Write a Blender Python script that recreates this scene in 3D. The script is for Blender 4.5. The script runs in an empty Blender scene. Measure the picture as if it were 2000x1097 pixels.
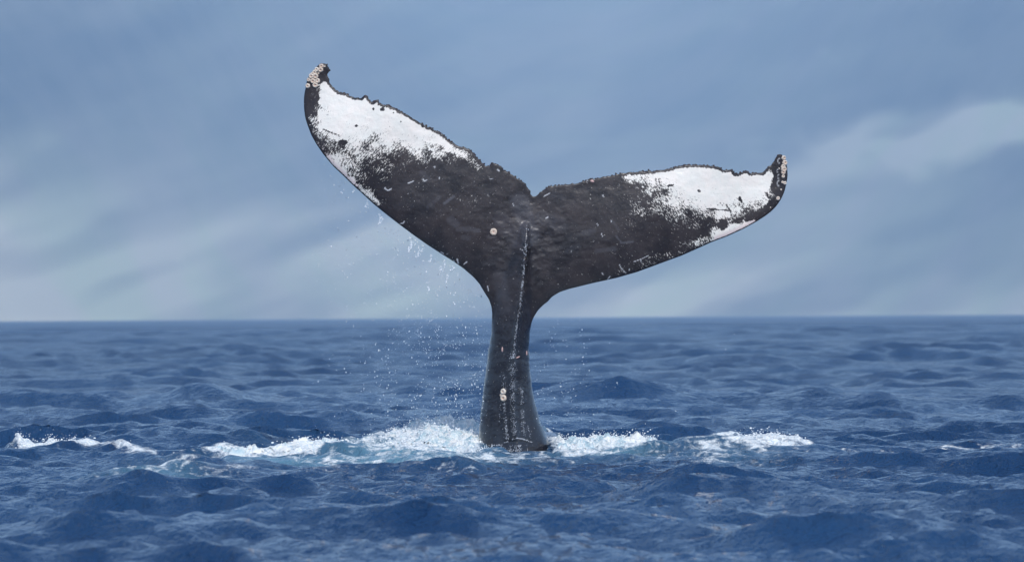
import bpy, math, random
import numpy as np
from mathutils import Matrix, Vector
from mathutils.bvhtree import BVHTree

SC = bpy.context.scene
COL = SC.collection
rad = math.radians
rng = np.random.default_rng(11)
random.seed(5)

# ------------------------------------------------------------------ camera
LENS = 161.07
K = 36.0 / (2000.0 * LENS)            # tangent per photo pixel
CAM = np.array([0.0, 0.0, 1.21])
PITCH = math.atan((618.5 - 548.5) * K)
ROLL = 0.0065
F = np.array([0, math.cos(PITCH), math.sin(PITCH)])
U0 = np.array([0, -math.sin(PITCH), math.cos(PITCH)])
X0 = np.array([1.0, 0, 0])
Rv = math.cos(ROLL) * X0 - math.sin(ROLL) * U0
Uv = math.sin(ROLL) * X0 + math.cos(ROLL) * U0

cam = bpy.data.cameras.new('camera')
co = bpy.data.objects.new('camera', cam)
COL.objects.link(co)
M = Matrix(((Rv[0], Uv[0], -F[0], CAM[0]), (Rv[1], Uv[1], -F[1], CAM[1]), (Rv[2], Uv[2], -F[2], CAM[2]), (0, 0, 0, 1)))
co.matrix_world = M
cam.sensor_width = 36
cam.sensor_fit = 'HORIZONTAL'
cam.lens = LENS
cam.clip_start = 0.5
cam.clip_end = 40000
cam.dof.use_dof = True
cam.dof.focus_distance = 40.0
cam.dof.aperture_fstop = 4.6
SC.camera = co

# ------------------------------------------------------------------ light
SUN_EL = rad(43)
SUN_AZ = rad(168)                     # compass angle, 0 = +Y, clockwise; behind the camera, a little right
w = bpy.data.worlds.new("World")
SC.world = w
w.use_nodes = True
nt = w.node_tree
nt.nodes.clear()
sky = nt.nodes.new('ShaderNodeTexSky')
sky.sky_type = 'NISHITA'
sky.sun_disc = False
sky.sun_elevation = SUN_EL
sky.sun_rotation = SUN_AZ
bg = nt.nodes.new('ShaderNodeBackground')
bg.inputs['Strength'].default_value = 0.15
wo = nt.nodes.new('ShaderNodeOutputWorld')
nt.links.new(sky.outputs[0], bg.inputs[0])
nt.links.new(bg.outputs[0], wo.inputs[0])
sl = bpy.data.lights.new('sun', 'SUN')
sl.energy = 3.45
sl.angle = rad(0.53)
sl.color = (1.0, 0.965, 0.925)
so = bpy.data.objects.new('sun', sl)
COL.objects.link(so)
sd = Vector((math.sin(SUN_AZ) * math.cos(SUN_EL), math.cos(SUN_AZ) * math.cos(SUN_EL), math.sin(SUN_EL)))
so.rotation_euler = sd.to_track_quat('Z', 'Y').to_euler()
so.location = (30, -40, 60)
vs = SC.view_settings
vs.view_transform = 'Standard'
vs.look = 'None'
vs.gamma = 1
vs.exposure = 0.34
vs.use_curve_mapping = False
SC.cycles.max_bounces = 6
SC.cycles.volume_bounces = 1
SC.cycles.use_denoising = True

# ------------------------------------------------------------------ helpers
def P(px, py, Y):
    """World point at depth Y seen at photo pixel (px, py)."""
    px = np.asarray(px, float); py = np.asarray(py, float); Y = np.asarray(Y, float)
    d = F + (px[..., None] - 1000) * K * Rv + (548.5 - py[..., None]) * K * Uv
    t = Y / d[..., 1]
    return CAM + d * t[..., None]

def proj(x, y, z):
    v0 = x - CAM[0]; v1 = y - CAM[1]; v2 = z - CAM[2]
    f = v0 * F[0] + v1 * F[1] + v2 * F[2]
    f = np.where(np.abs(f) < 1e-3, 1e-3, f)
    r = (v0 * Rv[0] + v1 * Rv[1] + v2 * Rv[2]) / f
    u = (v0 * Uv[0] + v1 * Uv[1] + v2 * Uv[2]) / f
    return 1000 + r / K, 548.5 - u / K

def tag(o, label=None, cat=None, group=None, kind=None):
    if label: o['label'] = label
    if cat: o['category'] = cat
    if group: o['group'] = group
    if kind: o['kind'] = kind
    return o

def make_mesh(name, verts, faces, smooth=True):
    """faces: int array (n,3) or (n,4)."""
    me = bpy.data.meshes.new(name)
    verts = np.ascontiguousarray(verts, dtype=np.float32)
    faces = np.ascontiguousarray(faces, dtype=np.int32)
    n, c = faces.shape
    me.vertices.add(len(verts)); me.vertices.foreach_set('co', verts.ravel())
    me.loops.add(n * c); me.loops.foreach_set('vertex_index', faces.ravel())
    me.polygons.add(n)
    me.polygons.foreach_set('loop_start', np.arange(0, n * c, c, dtype=np.int32))
    me.polygons.foreach_set('loop_total', np.full(n, c, dtype=np.int32))
    me.update(calc_edges=True)
    me.polygons.foreach_set('use_smooth', np.full(n, smooth, dtype=bool))
    me.update()
    return me

def link(name, me, mat, parent=None):
    o = bpy.data.objects.new(name, me)
    COL.objects.link(o)
    if mat: me.materials.append(mat)
    if parent: o.parent = parent
    return o

def fattr(me, name, arr):
    a = me.attributes.new(name, 'FLOAT', 'POINT')
    a.data.foreach_set('value', np.ascontiguousarray(arr, dtype=np.float32))

def vattr(me, name, arr):
    a = me.attributes.new(name, 'FLOAT_VECTOR', 'POINT')
    a.data.foreach_set('vector', np.ascontiguousarray(arr, dtype=np.float32).ravel())

_tabs = {}
def vnoise(x, y, seed=0):
    if seed not in _tabs:
        _tabs[seed] = np.random.default_rng(seed + 100).random((256, 256)).astype(np.float32)
    T = _tabs[seed]
    xi = np.floor(x); yi = np.floor(y)
    fx = (x - xi); fy = (y - yi)
    xi = xi.astype(np.int64) & 255; yi = yi.astype(np.int64) & 255
    fx = fx * fx * fx * (fx * (fx * 6 - 15) + 10); fy = fy * fy * fy * (fy * (fy * 6 - 15) + 10)
    x1 = (xi + 1) & 255; y1 = (yi + 1) & 255
    return (T[yi, xi] * (1 - fx) + T[yi, x1] * fx) * (1 - fy) + (T[y1, xi] * (1 - fx) + T[y1, x1] * fx) * fy

def fbm(x, y, octv=4, seed=0, gain=0.5):
    s = 0; a = 1; n = 0
    for i in range(octv):
        s = s + a * vnoise(x * 2 ** i + 17.3 * i, y * 2 ** i - 9.1 * i, seed + i)
        n += a; a *= gain
    return s / n

def sstep(a, b, x):
    t = np.clip((x - a) / (b - a), 0, 1)
    return t * t * (3 - 2 * t)

class NT:
    """Small node-building helper."""
    def __init__(self, name):
        self.m = bpy.data.materials.new(name); self.m.use_nodes = True
        self.t = self.m.node_tree; self.t.nodes.clear()
        self.out = self.n('ShaderNodeOutputMaterial')
    def n(self, typ, **kw):
        nd = self.t.nodes.new(typ)
        for k, v in kw.items(): setattr(nd, k, v)
        return nd
    def l(self, a, b): self.t.links.new(a, b)
    def put(self, sock, v):
        if hasattr(v, 'is_linked') or isinstance(v, bpy.types.NodeSocket): self.l(v, sock)
        else: sock.default_value = v
    def attr(self, name, vec=False):
        a = self.n('ShaderNodeAttribute', attribute_name=name)
        return a.outputs['Vector' if vec else 'Fac']
    def math(self, op, a, b=0.0, clamp=False):
        m = self.n('ShaderNodeMath', operation=op, use_clamp=clamp)
        self.put(m.inputs[0], a); self.put(m.inputs[1], b)
        return m.outputs[0]
    def noise(self, vec, scale, detail=4, rough=0.55, out='Fac', dist=0.0):
        n = self.n('ShaderNodeTexNoise')
        self.l(vec, n.inputs['Vector'])
        n.inputs['Scale'].default_value = scale; n.inputs['Detail'].default_value = detail
        n.inputs['Roughness'].default_value = rough; n.inputs['Distortion'].default_value = dist
        return n.outputs[out]
    def mapping(self, vec, scale=(1, 1, 1), rot=(0, 0, 0)):
        m = self.n('ShaderNodeMapping')
        self.l(vec, m.inputs['Vector'])
        m.inputs['Scale'].default_value = scale; m.inputs['Rotation'].default_value = rot
        return m.outputs[0]
    def mix(self, f, a, b):
        m = self.n('ShaderNodeMix', data_type='RGBA')
        self.put(m.inputs[0], f); self.put(m.inputs[6], a); self.put(m.inputs[7], b)
        return m.outputs[2]
    def rng(self, v, a, b, c=0.0, d=1.0, smooth=True):
        m = self.n('ShaderNodeMapRange', interpolation_type='SMOOTHSTEP' if smooth else 'LINEAR')
        self.put(m.inputs[0], v)
        m.inputs[1].default_value = a; m.inputs[2].default_value = b
        m.inputs[3].default_value = c; m.inputs[4].default_value = d
        return m.outputs[0]
    def bump(self, h, dist, strength=1.0, normal=None):
        b = self.n('ShaderNodeBump')
        self.l(h, b.inputs['Height']); b.inputs['Distance'].default_value = dist
        b.inputs['Strength'].default_value = strength
        if normal is not None: self.l(normal, b.inputs['Normal'])
        return b.outputs[0]
    def bsdf(self, **kw):
        p = self.n('ShaderNodeBsdfPrincipled')
        for k, v in kw.items():
            self.put(p.inputs[k.replace('_', ' ')], v)
        self.l(p.outputs[0], self.out.inputs[0])
        return p

def rgb(r, g, b): return (r, g, b, 1.0)

# ------------------------------------------------------------------ water waves (FFT tiles)
def ocean_tile(L, N, lmin, lmax, hrms, wdir, spread, seed, fall=3.0):
    r = np.random.default_rng(seed)
    k1 = np.fft.fftfreq(N, L / N) * 2 * np.pi
    kx, ky = np.meshgrid(k1, k1)
    k = np.hypot(kx, ky); k[0, 0] = 1
    lam = 2 * np.pi / k
    band = sstep(lmin * 0.8, lmin * 1.15, lam) * (1 - sstep(lmax * 0.9, lmax * 1.25, lam))
    c = (kx * wdir[0] + ky * wdir[1]) / k
    D = np.where(c > 0, c, -0.5 * c) ** spread + 0.03
    S = k ** (-fall) * D * band
    S[0, 0] = 0
    H = np.sqrt(S) * (r.normal(size=(N, N)) + 1j * r.normal(size=(N, N)))
    h = np.fft.ifft2(H)
    sc = hrms / h.real.std()
    dx = np.fft.ifft2(-1j * kx / k * H).real * sc
    dy = np.fft.ifft2(-1j * ky / k * H).real * sc
    return (h.real * sc).astype(np.float32), dx.astype(np.float32), dy.astype(np.float32), L

def sample_tile(T, x, y):
    h, dx, dy, L = T
    N = h.shape[0]
    u = (x / L * N); v = (y / L * N)
    ui = np.floor(u); vi = np.floor(v)
    fu = (u - ui).astype(np.float32); fv = (v - vi).astype(np.float32)
    ui = ui.astype(np.int64) % N; vi = vi.astype(np.int64) % N
    u1 = (ui + 1) % N; v1 = (vi + 1) % N
    return [(A[vi, ui] * (1 - fu) + A[vi, u1] * fu) * (1 - fv) + (A[v1, ui] * (1 - fu) + A[v1, u1] * fu) * fv for A in (h, dx, dy)]

WD = np.array([-0.30, -0.95]); WD = WD / np.linalg.norm(WD)
BANDS = [  # tile, lambda min, chop, rotation
    (ocean_tile(91.0, 512, 5.0, 30.0, 0.056, WD, 5, 3), 5.0, 1.0),
    (ocean_tile(27.0, 512, 1.7, 5.0, 0.047, WD, 8, 4), 1.7, 1.2),
    (ocean_tile(8.7, 512, 0.55, 1.7, 0.029, WD, 5, 5), 0.55, 1.0),
    (ocean_tile(2.9, 512, 0.17, 0.55, 0.0120, WD, 3, 6), 0.17, 0.8),
]

def hump(x, y, px, py, sx, sy, h, lean=0.0):
    c = P(px, py, 40.0)
    # ground point under that pixel
    d = P(px, py, 1.0) - CAM
    t = -CAM[2] / d[2]
    gx, gy = CAM[0] + d[0] * t, CAM[1] + d[1] * t
    u = (x - gx) / sx
    v = (y - gy - lean * (x - gx)) / sy
    return h * np.exp(-u * u - v * v)

def ell(gx, gy, cx, cy, rx, ry):
    return np.exp(-(((gx - cx) / rx) ** 2 + ((gy - cy) / ry) ** 2))

def poly_y(gx, pts):
    p = np.array(pts, float)
    return np.interp(gx, p[:, 0], p[:, 1])

def band_mask(gx, gy, pts, ends=30):
    """pts: (gx, gy_centre, half width, strength)."""
    p = np.array(pts, float)
    c = np.interp(gx, p[:, 0], p[:, 1]); hw = np.interp(gx, p[:, 0], p[:, 2]); st = np.interp(gx, p[:, 0], p[:, 3])
    e = sstep(p[0, 0] - ends, p[0, 0] + ends, gx) * (1 - sstep(p[-1, 0] - ends, p[-1, 0] + ends, gx))
    return np.exp(-(np.abs(gy - c) / hw) ** 2.2) * st * e

def water_height(x, y, spacing, want_foam=True):
    """Returns x,y,z displaced, foam density, aeration."""
    X = x.astype(np.float64); Y = y.astype(np.float64)
    hx = np.zeros(len(X), np.float32); hy = hx.copy(); hz = hx.copy()
    # patches where the wind roughens the surface more or less
    gust = 0.75 + 0.5 * fbm(X / 9.0, Y / 14.0, 2, 31)
    calm = np.exp(-((X - 0.0) / 6.0) ** 6 - ((Y - 39.5) / 5.5) ** 4)
    for i, (T, lm, chop) in enumerate(BANDS):
        f = 1 - sstep(lm / 2.0, lm / 1.0, spacing)
        m = f > 0.002
        if not m.any(): continue
        h, dx, dy = sample_tile(T, X[m] + 13.1 * i, Y[m] + 7.7 * i)
        g = f[m] * (gust[m] if i > 0 else 1.0) * (1 - (0.85, 0.7, 0.2, 0.0)[i] * calm[m])
        if i == 0:
            g = g * (1 + 1.7 * sstep(55, 150, np.hypot(X[m], Y[m])).astype(np.float32))
        hz[m] += h * g
        hx[m] -= dx * g * chop; hy[m] -= dy * g * chop
    near = (Y > 15) & (Y < 75) & (np.abs(X) < 14)
    foam = np.zeros(len(X), np.float32); aer = foam.copy()
    x_, y_ = X[near], Y[near]
    z = np.zeros(len(x_))
    z += hump(x_, y_, 1385, 975, 0.42, 0.7, 0.20, 0.6)            # steep crest in front, right
    z += hump(x_, y_, 1480, 985, 1.2, 1.3, 0.07, 0.9)
    z += hump(x_, y_, 380, 874, 0.75, 0.8, 0.12, 0.2)             # dark hump left
    z += hump(x_, y_, 240, 876, 0.6, 0.8, 0.04, 0.2)
    z += hump(x_, y_, 1450, 893, 0.62, 1.1, 0.15, 0.3)            # foamy hump right
    z += hump(x_, y_, 1330, 900, 0.5, 1.0, 0.05, 0.3)
    z += hump(x_, y_, 1590, 905, 0.35, 0.8, 0.10, 0.3)
    z += hump(x_, y_, 420, 800, 0.5, 2.0, 0.20, 0.6)
    z += hump(x_, y_, 230, 868, 1.4, 2.0, 0.10, 0.3)
    z += hump(x_, y_, 1200, 800, 1.3, 2.6, 0.20, 1.0)
    z += hump(x_, y_, 860, 882, 0.55, 1.2, 0.05, 0.0)
    z += hump(x_, y_, 1020, 899, 0.42, 0.7, -0.042)
    z += hump(x_, y_, 965, 900, 0.13, 0.35, 0.045) + hump(x_, y_, 940, 893, 0.12, 0.5, 0.07)
    z += hump(x_, y_, 1830, 910, 0.7, 1.0, 0.08, 0.2)
    z += hump(x_, y_, 1780, 1045, 0.35, 0.8, 0.10, 0.5)
    if want_foam:
        gx, gy = proj(x_, y_, 0 * x_)
        wob = (fbm(x_ * 1.6, y_ * 0.9, 3, 51) - 0.5) * 14
        gyw = gy + wob * 0.6
        A = band_mask(gx, gyw, [(530, 887, 7, .55), (620, 888, 9, .66), (740, 886, 11, .8), (820, 883, 14, 1.0), (900, 882, 17, 1.15), (950, 884, 16, 1.15)])
        A2 = band_mask(gx, gyw, [(700, 905, 8, .45), (820, 906, 8, .6), (940, 905, 9, .7), (985, 908, 5, .7)])
        B = band_mask(gx, gyw, [(385, 892, 2.5, .8), (450, 894, 5, 1.15), (520, 894, 3.5, 1.0), (640, 890, 4, 1.05), (740, 893, 3, .8)])
        C = band_mask(gx, gyw, [(20, 884, 4, .95), (60, 888, 4, .95), (140, 889, 5, 1.0), (240, 891, 4, .85), (330, 893, 2.5, .6), (400, 893, 2, .6)])
        D = band_mask(gx, gyw, [(150, 940, 4, .35), (215, 943, 6, .8), (300, 938, 7, .7), (345, 934, 5, .7), (480, 930, 5, .42), (620, 925, 5, .4)])
        E = band_mask(gx, gyw, [(590, 914, 4, .7), (640, 910, 6, .85), (700, 914, 5, .6)])
        E2 = band_mask(gx, gyw, [(800, 925, 4, .4), (900, 935, 3, .6), (960, 933, 2.5, .3)])
        G = band_mask(gx, gyw, [(1070, 888, 12, .9), (1100, 893, 12, 1.1), (1180, 893, 12, 1.2), (1260, 890, 11, 1.1), (1310, 896, 8, .7)])
        G2 = band_mask(gx, gyw, [(1045, 878, 8, .6), (1060, 872, 9, 1.0), (1095, 874, 5, .6)], 8)
        H = band_mask(gx, gyw, [(1290, 903, 7, .50), (1380, 902, 11, .68), (1450, 896, 14, .78), (1500, 893, 12, .85), (1560, 896, 5, .95), (1600, 899, 3, .5)])
        I = band_mask(gx, gyw, [(1640, 893, 3, .35), (1720, 895, 4, .45), (1820, 893, 6, .6), (1900, 890, 7, .62), (1990, 892, 6, .6), (2080, 892, 4, .5)])
        J = band_mask(gx, gyw, [(1300, 912, 4, .3), (1400, 925, 4, .25), (1500, 912, 4, .3)])
        R_ = band_mask(gx, gyw, [(930, 900, 4, .7), (1000, 902, 4, .45), (1085, 899, 4, .7)], 12)
        dens = np.maximum.reduce([R_, A, A2, B, C, D, E, E2, G, G2, H, I, J])
        # streaky lace: stretched across the view and along the slick
        sx_ = x_ + 0.35 * y_
        n1 = fbm(sx_ * 5.5, y_ * 1.5, 5, 61, 0.62)
        n2 = 1 - np.abs(fbm(sx_ * 2.4 + 3, y_ * 0.8, 3, 71) - 0.5) * 5
        nn = 0.62 * n1 + 0.38 * np.clip(n2, 0, 1)
        fo = sstep(0.0, 0.55, dens * 1.2 - (1 - nn) * 0.98 - .06)
        fo = fo * sstep(0.05, 0.2, dens)
        wide = np.maximum.reduce([0.75 * dens, 0.55 * band_mask(gx, gyw, [(330, 900, 10, .5), (520, 900, 16, .8), (760, 905, 20, .9), (960, 906, 14, .9), (1080, 902, 12, .9), (1280, 902, 12, .8), (1400, 905, 14, .7), (1600, 900, 8, .6)]),
            0.5 * band_mask(gx, gyw, [(60, 948, 9, .4), (250, 942, 14, .9), (450, 934, 14, .8), (700, 925, 14, .8), (900, 935, 10, .7), (1000, 930, 6, .5)]),
            0.45 * band_mask(gx, gyw, [(1600, 896, 5, .7), (1800, 893, 9, 1.0), (2050, 892, 9, 1.0)])])
        foam[near] = np.clip(wide * 0.9 + 0.35 * fo * dens, 0, 1.2)
        z += (0.045 * np.clip(dens, 0, 1) + 0.045 * C + 0.045 * D + 0.04 * I + 0.02 * E) * (0.6 + 0.8 * fbm(x_ * 1.1, y_ * 1.0, 2, 99))
        aerd = np.maximum.reduce([
            ell(gx, gy, 790, 898, 210, 20), ell(gx, gy, 560, 905, 130, 13) * .8, ell(gx, gy, 1180, 896, 120, 11) * .8,
            ell(gx, gy, 290, 945, 110, 9) * .6, ell(gx, gy, 640, 918, 220, 10) * .6, ell(gx, gy, 905, 926, 80, 8) * .5,
            ell(gx, gy, 1420, 905, 120, 8) * .25])
        aer[near] = np.clip(aerd * (0.35 + 1.1 * fbm(x_ * 1.3, y_ * 0.9, 3, 81)), 0, 1)
        lump = fbm(x_ * 8, y_ * 6, 4, 91, 0.55)
        lump2 = fbm(x_ * 2.2, y_ * 2.0, 3, 95)
        amp = 0.02 * dens + 0.0
        amp = amp + 0.085 * np.clip(band_mask(gx, gy, [(520, 886, 7, .25), (640, 882, 8, .4), (740, 880, 8, .6), (830, 878, 9, .95), (900, 877, 10, 1.0), (950, 877, 10, 1.1)]), 0, 2) * (0.65 + 0.7 * lump2)
        amp = amp + 0.085 * band_mask(gx, gy, [(1060, 886, 9, .9), (1120, 886, 9, .8), (1230, 884, 8, 1.0), (1290, 888, 7, .5)]) * (0.5 + lump2)
        amp = amp + 0.10 * band_mask(gx, gy, [(1040, 870, 6, 1.0), (1062, 870, 6, 1.0), (1095, 874, 4, .4)], 8)
        amp = amp + 0.035 * band_mask(gx, gy, [(20, 884, 4, 1), (60, 887, 3, .6), (130, 888, 4, 1.2), (240, 891, 3, .8), (300, 892, 2, .2)])
        z += amp * (0.55 + 0.9 * lump) * sstep(0.15, 0.6, dens)
        z += (lump - 0.5) * 0.09 * fo * sstep(0.5, 1.0, dens)
    hz[near] += z.astype(np.float32)
    return X + hx, Y + hy, hz, foam, aer

# polar sheet round the viewpoint: fine towards the whale, coarser elsewhere
rs = [2.0]
while rs[-1] < 9000:
    r = rs[-1]
    if r < 17: d = 0.03 * r
    elif r < 31: d = 0.0042 * r
    elif r < 49: d = 0.055
    elif r < 75: d = 0.0033 * r
    elif r < 420: d = 0.0039 * r
    elif r < 1600: d = 0.0085 * r
    else: d = 0.02 * r
    rs.append(r + d)
rs = np.array(rs)
TH = rad(7.5)
fine = np.linspace(-TH, TH, 720)
step = fine[1] - fine[0]
side = [TH]; s_ = step
while side[-1] < math.pi - 0.02:
    s_ = min(s_ * 1.22, 0.1); side.append(side[-1] + s_)
side = np.array(side[1:]); side = side[side < math.pi - 0.01]
ths = np.concatenate([-side[::-1], fine, side])
nr, nth = len(rs), len(ths)
RR, TT = np.meshgrid(rs, ths, indexing='ij')
dth = np.gradient(ths); drr = np.gradient(rs)
SP = np.maximum(drr[:, None] * 0.65, RR * dth[None, :])
gxw, gyw, gzw, foamA, aerA = water_height((RR * np.sin(TT)).ravel(), (RR * np.cos(TT)).ravel(), SP.ravel())
idx = np.arange(nr * nth).reshape(nr, nth)
quads = np.stack([idx[:-1, :-1], idx[:-1, 1:], idx[1:, 1:], idx[1:, :-1]], -1).reshape(-1, 4)
seam = np.stack([idx[:-1, -1], idx[:-1, 0], idx[1:, 0], idx[1:, -1]], -1)
# close the small disc under the camera with one centre vertex as degenerate-free quads: fan of triangles is a separate strip
wv = np.stack([gxw, gyw, gzw], -1)
allq = np.concatenate([quads[:, ::-1], seam[:, ::-1]])
print('water quads', len(allq), nr, nth)

# ---- water material
def water_material():
    m = NT('sea_water')
    geo = m.n('ShaderNodeNewGeometry')
    pos = geo.outputs['Position']
    foam = m.attr('foam'); aer = m.attr('aeration'); lod = m.attr('unresolved')
    n1 = m.noise(m.mapping(pos, (1.0, 0.75, 1.0), (0, 0, rad(25))), 5.0, 5, 0.62)
    n2 = m.noise(m.mapping(pos, (1.0, 0.6, 1.0), (0, 0, rad(-15))), 17.0, 3, 0.6)
    h = m.math('ADD', m.math('MULTIPLY', n1, 1.0), m.math('MULTIPLY', n2, 0.55))
    nb = m.bump(h, 0.085, 1.0)
    fine = m.noise(pos, 46.0, 4, 0.65)
    lace = m.noise(m.mapping(pos, (0.62, 0.30, 1.5), (0, 0, rad(-12))), 9.0, 7, 0.70, dist=0.9)
    l2 = m.noise(m.mapping(pos, (1.0, 0.45, 1.0)), 3.0, 3, 0.5, dist=1.5)
    rid = m.math('SUBTRACT', 1.0, m.math('MULTIPLY', m.math('ABSOLUTE', m.math('SUBTRACT', l2, 0.5)), 6.0), True)
    lv = m.math('ADD', m.math('MULTIPLY', m.math('SUBTRACT', lace, 0.5), 2.0), m.math('MULTIPLY', rid, 0.28))
    fomask = m.rng(m.math('ADD', foam, lv), 0.50, 1.0)
    fomask = m.math('MULTIPLY', fomask, m.rng(foam, 0.05, 0.3))
    deep = m.mix(m.rng(m.noise(pos, 0.35, 3), 0.35, 0.65), rgb(0.007, 0.034, 0.096), rgb(0.011, 0.046, 0.120))
    tur = m.mix(m.math('MULTIPLY', aer, 0.85, True), deep, rgb(0.13, 0.29, 0.38))
    col = m.mix(fomask, tur, m.mix(m.rng(fine, .35, .6), rgb(0.50, 0.60, 0.66), rgb(0.80, 0.81, 0.80)))
    rough = m.math('ADD', m.math('MULTIPLY', lod, 0.24), 0.05)
    rough = m.math('ADD', rough, m.math('MULTIPLY', fomask, 0.5))
    m.bsdf(Base_Color=col, Roughness=rough, IOR=1.333, Normal=nb)
    return m.m
MW = water_material()
wme = make_mesh('sea_water', wv, allq)
fattr(wme, 'foam', foamA); fattr(wme, 'aeration', aerA)
fattr(wme, 'unresolved', np.clip((np.log2(SP.ravel() / 0.12)) / 4.0, 0, 1))
sea = link('sea_water', wme, MW)
tag(sea, 'choppy deep blue sea reaching to the far shore, marbled with foam round the tail', 'sea', kind='structure')

# ---- thick foam, a crust standing proud of the water
def foam_sheet():
    m = NT('foam')
    geo = m.n('ShaderNodeNewGeometry'); pos = geo.outputs['Position']
    n = m.noise(pos, 30, 5, 0.65); n2 = m.noise(pos, 7, 3)
    col = m.mix(m.rng(n2, 0.38, 0.62), rgb(0.42, 0.56, 0.62), rgb(0.80, 0.81, 0.79))
    m.bsdf(Base_Color=col, Roughness=0.55, IOR=1.33, Normal=m.bump(n, 0.02, 0.9))
    X0_, X1_, Y0_, Y1_ = -4.6, 4.6, 33.0, 47.0
    sx, sy = 0.011, 0.03
    xs = np.arange(X0_, X1_, sx); ys = np.arange(Y0_, Y1_, sy)
    XX, YY = np.meshgrid(xs, ys)
    x, y, z, fo, ae = water_height(XX.ravel(), YY.ravel(), np.full(XX.size, 0.05))
    det = fbm(XX.ravel() * 22, YY.ravel() * 16, 3, 121, 0.6)
    f2 = fo + (det - 0.5) * 0.5
    pgx, pgy = proj(XX.ravel(), YY.ravel(), 0 * XX.ravel())
    f2 = f2 - 0.16 + 0.16 * np.clip(ell(pgx, pgy, 860, 885, 170, 30) + ell(pgx, pgy, 1190, 888, 130, 30), 0, 1)
    zz = z + (f2 - 0.93) * 0.04 + (det - 0.5) * 0.075 * fo
    q = np.arange(XX.size).reshape(XX.shape)
    Q = np.stack([q[:-1, :-1], q[:-1, 1:], q[1:, 1:], q[1:, :-1]], -1).reshape(-1, 4)
    keep = (f2[Q].max(1) > 0.93)
    Q = Q[keep]
    used = np.unique(Q)
    re = np.full(XX.size, -1); re[used] = np.arange(len(used))
    me = make_mesh('sea_foam', np.stack([x, y, zz], -1)[used], re[Q])
    print('foam quads', len(Q))
    o = link('sea_foam', me, m.m)
    tag(o, 'white churned foam on the water round the base of the tail', 'foam', kind='stuff')
    return x, y, z, fo
fx, fy, fz, ffo = foam_sheet()

# ------------------------------------------------------------------ whale
LEFT_TRAIL = [(1041, 384), (1036.8, 380), (1030.8, 368.5), (1024.8, 359.5), (1016.8, 353.5), (1006.7, 347.5), (1000.7, 342.5), (992.7, 337.8), (985.7, 334.5), (976.7, 326.4), (969.6, 320.4), (961.2, 318.0), (960, 323.4), (955.6, 327), (947.6, 326), (940.6, 321), (936.6, 315), (931.5, 308), (926.5, 301), (916.5, 293), (906.5, 288), (896.4, 287), (890.4, 282), (880.4, 277), (868.4, 268), (856.3, 259), (846.3, 253), (834.3, 249), (822.2, 242), (810.2, 234), (802.2, 229), (792.1, 223), (776.1, 215), (766, 211), (755, 207.4), (747.4, 205), (740.8, 203), (737, 198.5), (733, 197.8), (729.9, 201.5), (722.2, 198.6), (719.5, 192), (715, 187.6), (710, 188.5), (707.5, 192), (700, 192.4), (692.7, 192.6), (686.1, 190), (680.7, 186.6), (673, 182.5), (666.4, 182), (661, 181), (657.7, 178.0), (652.2, 172.4), (646.7, 167), (642.9, 161), (641.3, 153.8), (641.5, 147.2), (643.7, 140.6), (642.4, 134), (639.6, 129.1), (636.3, 125.5), (631.4, 125.0), (627, 123.6)]
LEFT_LEAD = [(622.7, 126.4), (617.2, 131.9), (611.7, 138.4), (605.2, 145), (600.8, 152.7), (598.4, 161.4), (597, 171.3), (595, 178.9), (593.5, 191), (593.3, 204.1), (594.2, 217.2), (595.9, 229.3), (599.7, 242.2), (607.9, 264.1), (618.8, 283.3), (631.1, 301), (650.3, 324.3), (669.4, 342.1), (688.6, 361.2), (702.2, 373.2), (729.6, 398.5), (754.2, 418.4), (778.8, 437.5), (806.2, 458), (833.5, 477.2), (860.9, 495), (882.8, 508.6), (904.6, 523.7), (923.8, 540.1), (936.1, 553.8), (945.7, 570.2), (955.3, 585.2), (959.9, 598.9), (961.5, 618), (962.5, 640)]
RIGHT_LEAD = [(1034, 645), (1037.5, 632), (1041.5, 621), (1050.6, 606), (1062, 594.5), (1069.8, 589), (1077.9, 579.5), (1092.5, 570.5), (1110, 564.6), (1156.7, 553), (1203.4, 542.8), (1244.2, 531.1), (1288, 515), (1331.7, 499), (1360.9, 485.9), (1390, 472.7), (1420, 461.5), (1450, 447.9), (1474.7, 434.5), (1493, 423), (1505.7, 413.5), (1516.6, 402.5), (1526, 388.5), (1532.5, 373.5), (1536.2, 358), (1538.5, 343.8), (1537.5, 325.6), (1533.9, 311)]
RIGHT_TRAIL = [(1529.3, 303), (1524.8, 301), (1519.3, 302), (1514.8, 309.2), (1509.3, 319.2), (1500.2, 329.2), (1492.9, 336), (1487.4, 338), (1478.3, 338.3), (1471.9, 336.8), (1466.5, 339.6), (1461.9, 336), (1454.6, 334.6), (1447.3, 337), (1443.7, 340.7), (1433.7, 339.2), (1430.9, 334), (1425.5, 332), (1421, 333), (1415, 333.8), (1404.6, 328), (1390, 325), (1372.6, 323), (1360.9, 323.6), (1343.4, 323), (1325.9, 326), (1311.3, 329.4), (1293.8, 332.4), (1273.4, 335), (1244.2, 337), (1215, 340.4), (1185.9, 345.6), (1150.9, 351.7), (1127.5, 359.2), (1104.2, 361.9), (1083.8, 363.3), (1069.2, 367.7), (1057.5, 375), (1046.5, 383)]

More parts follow.
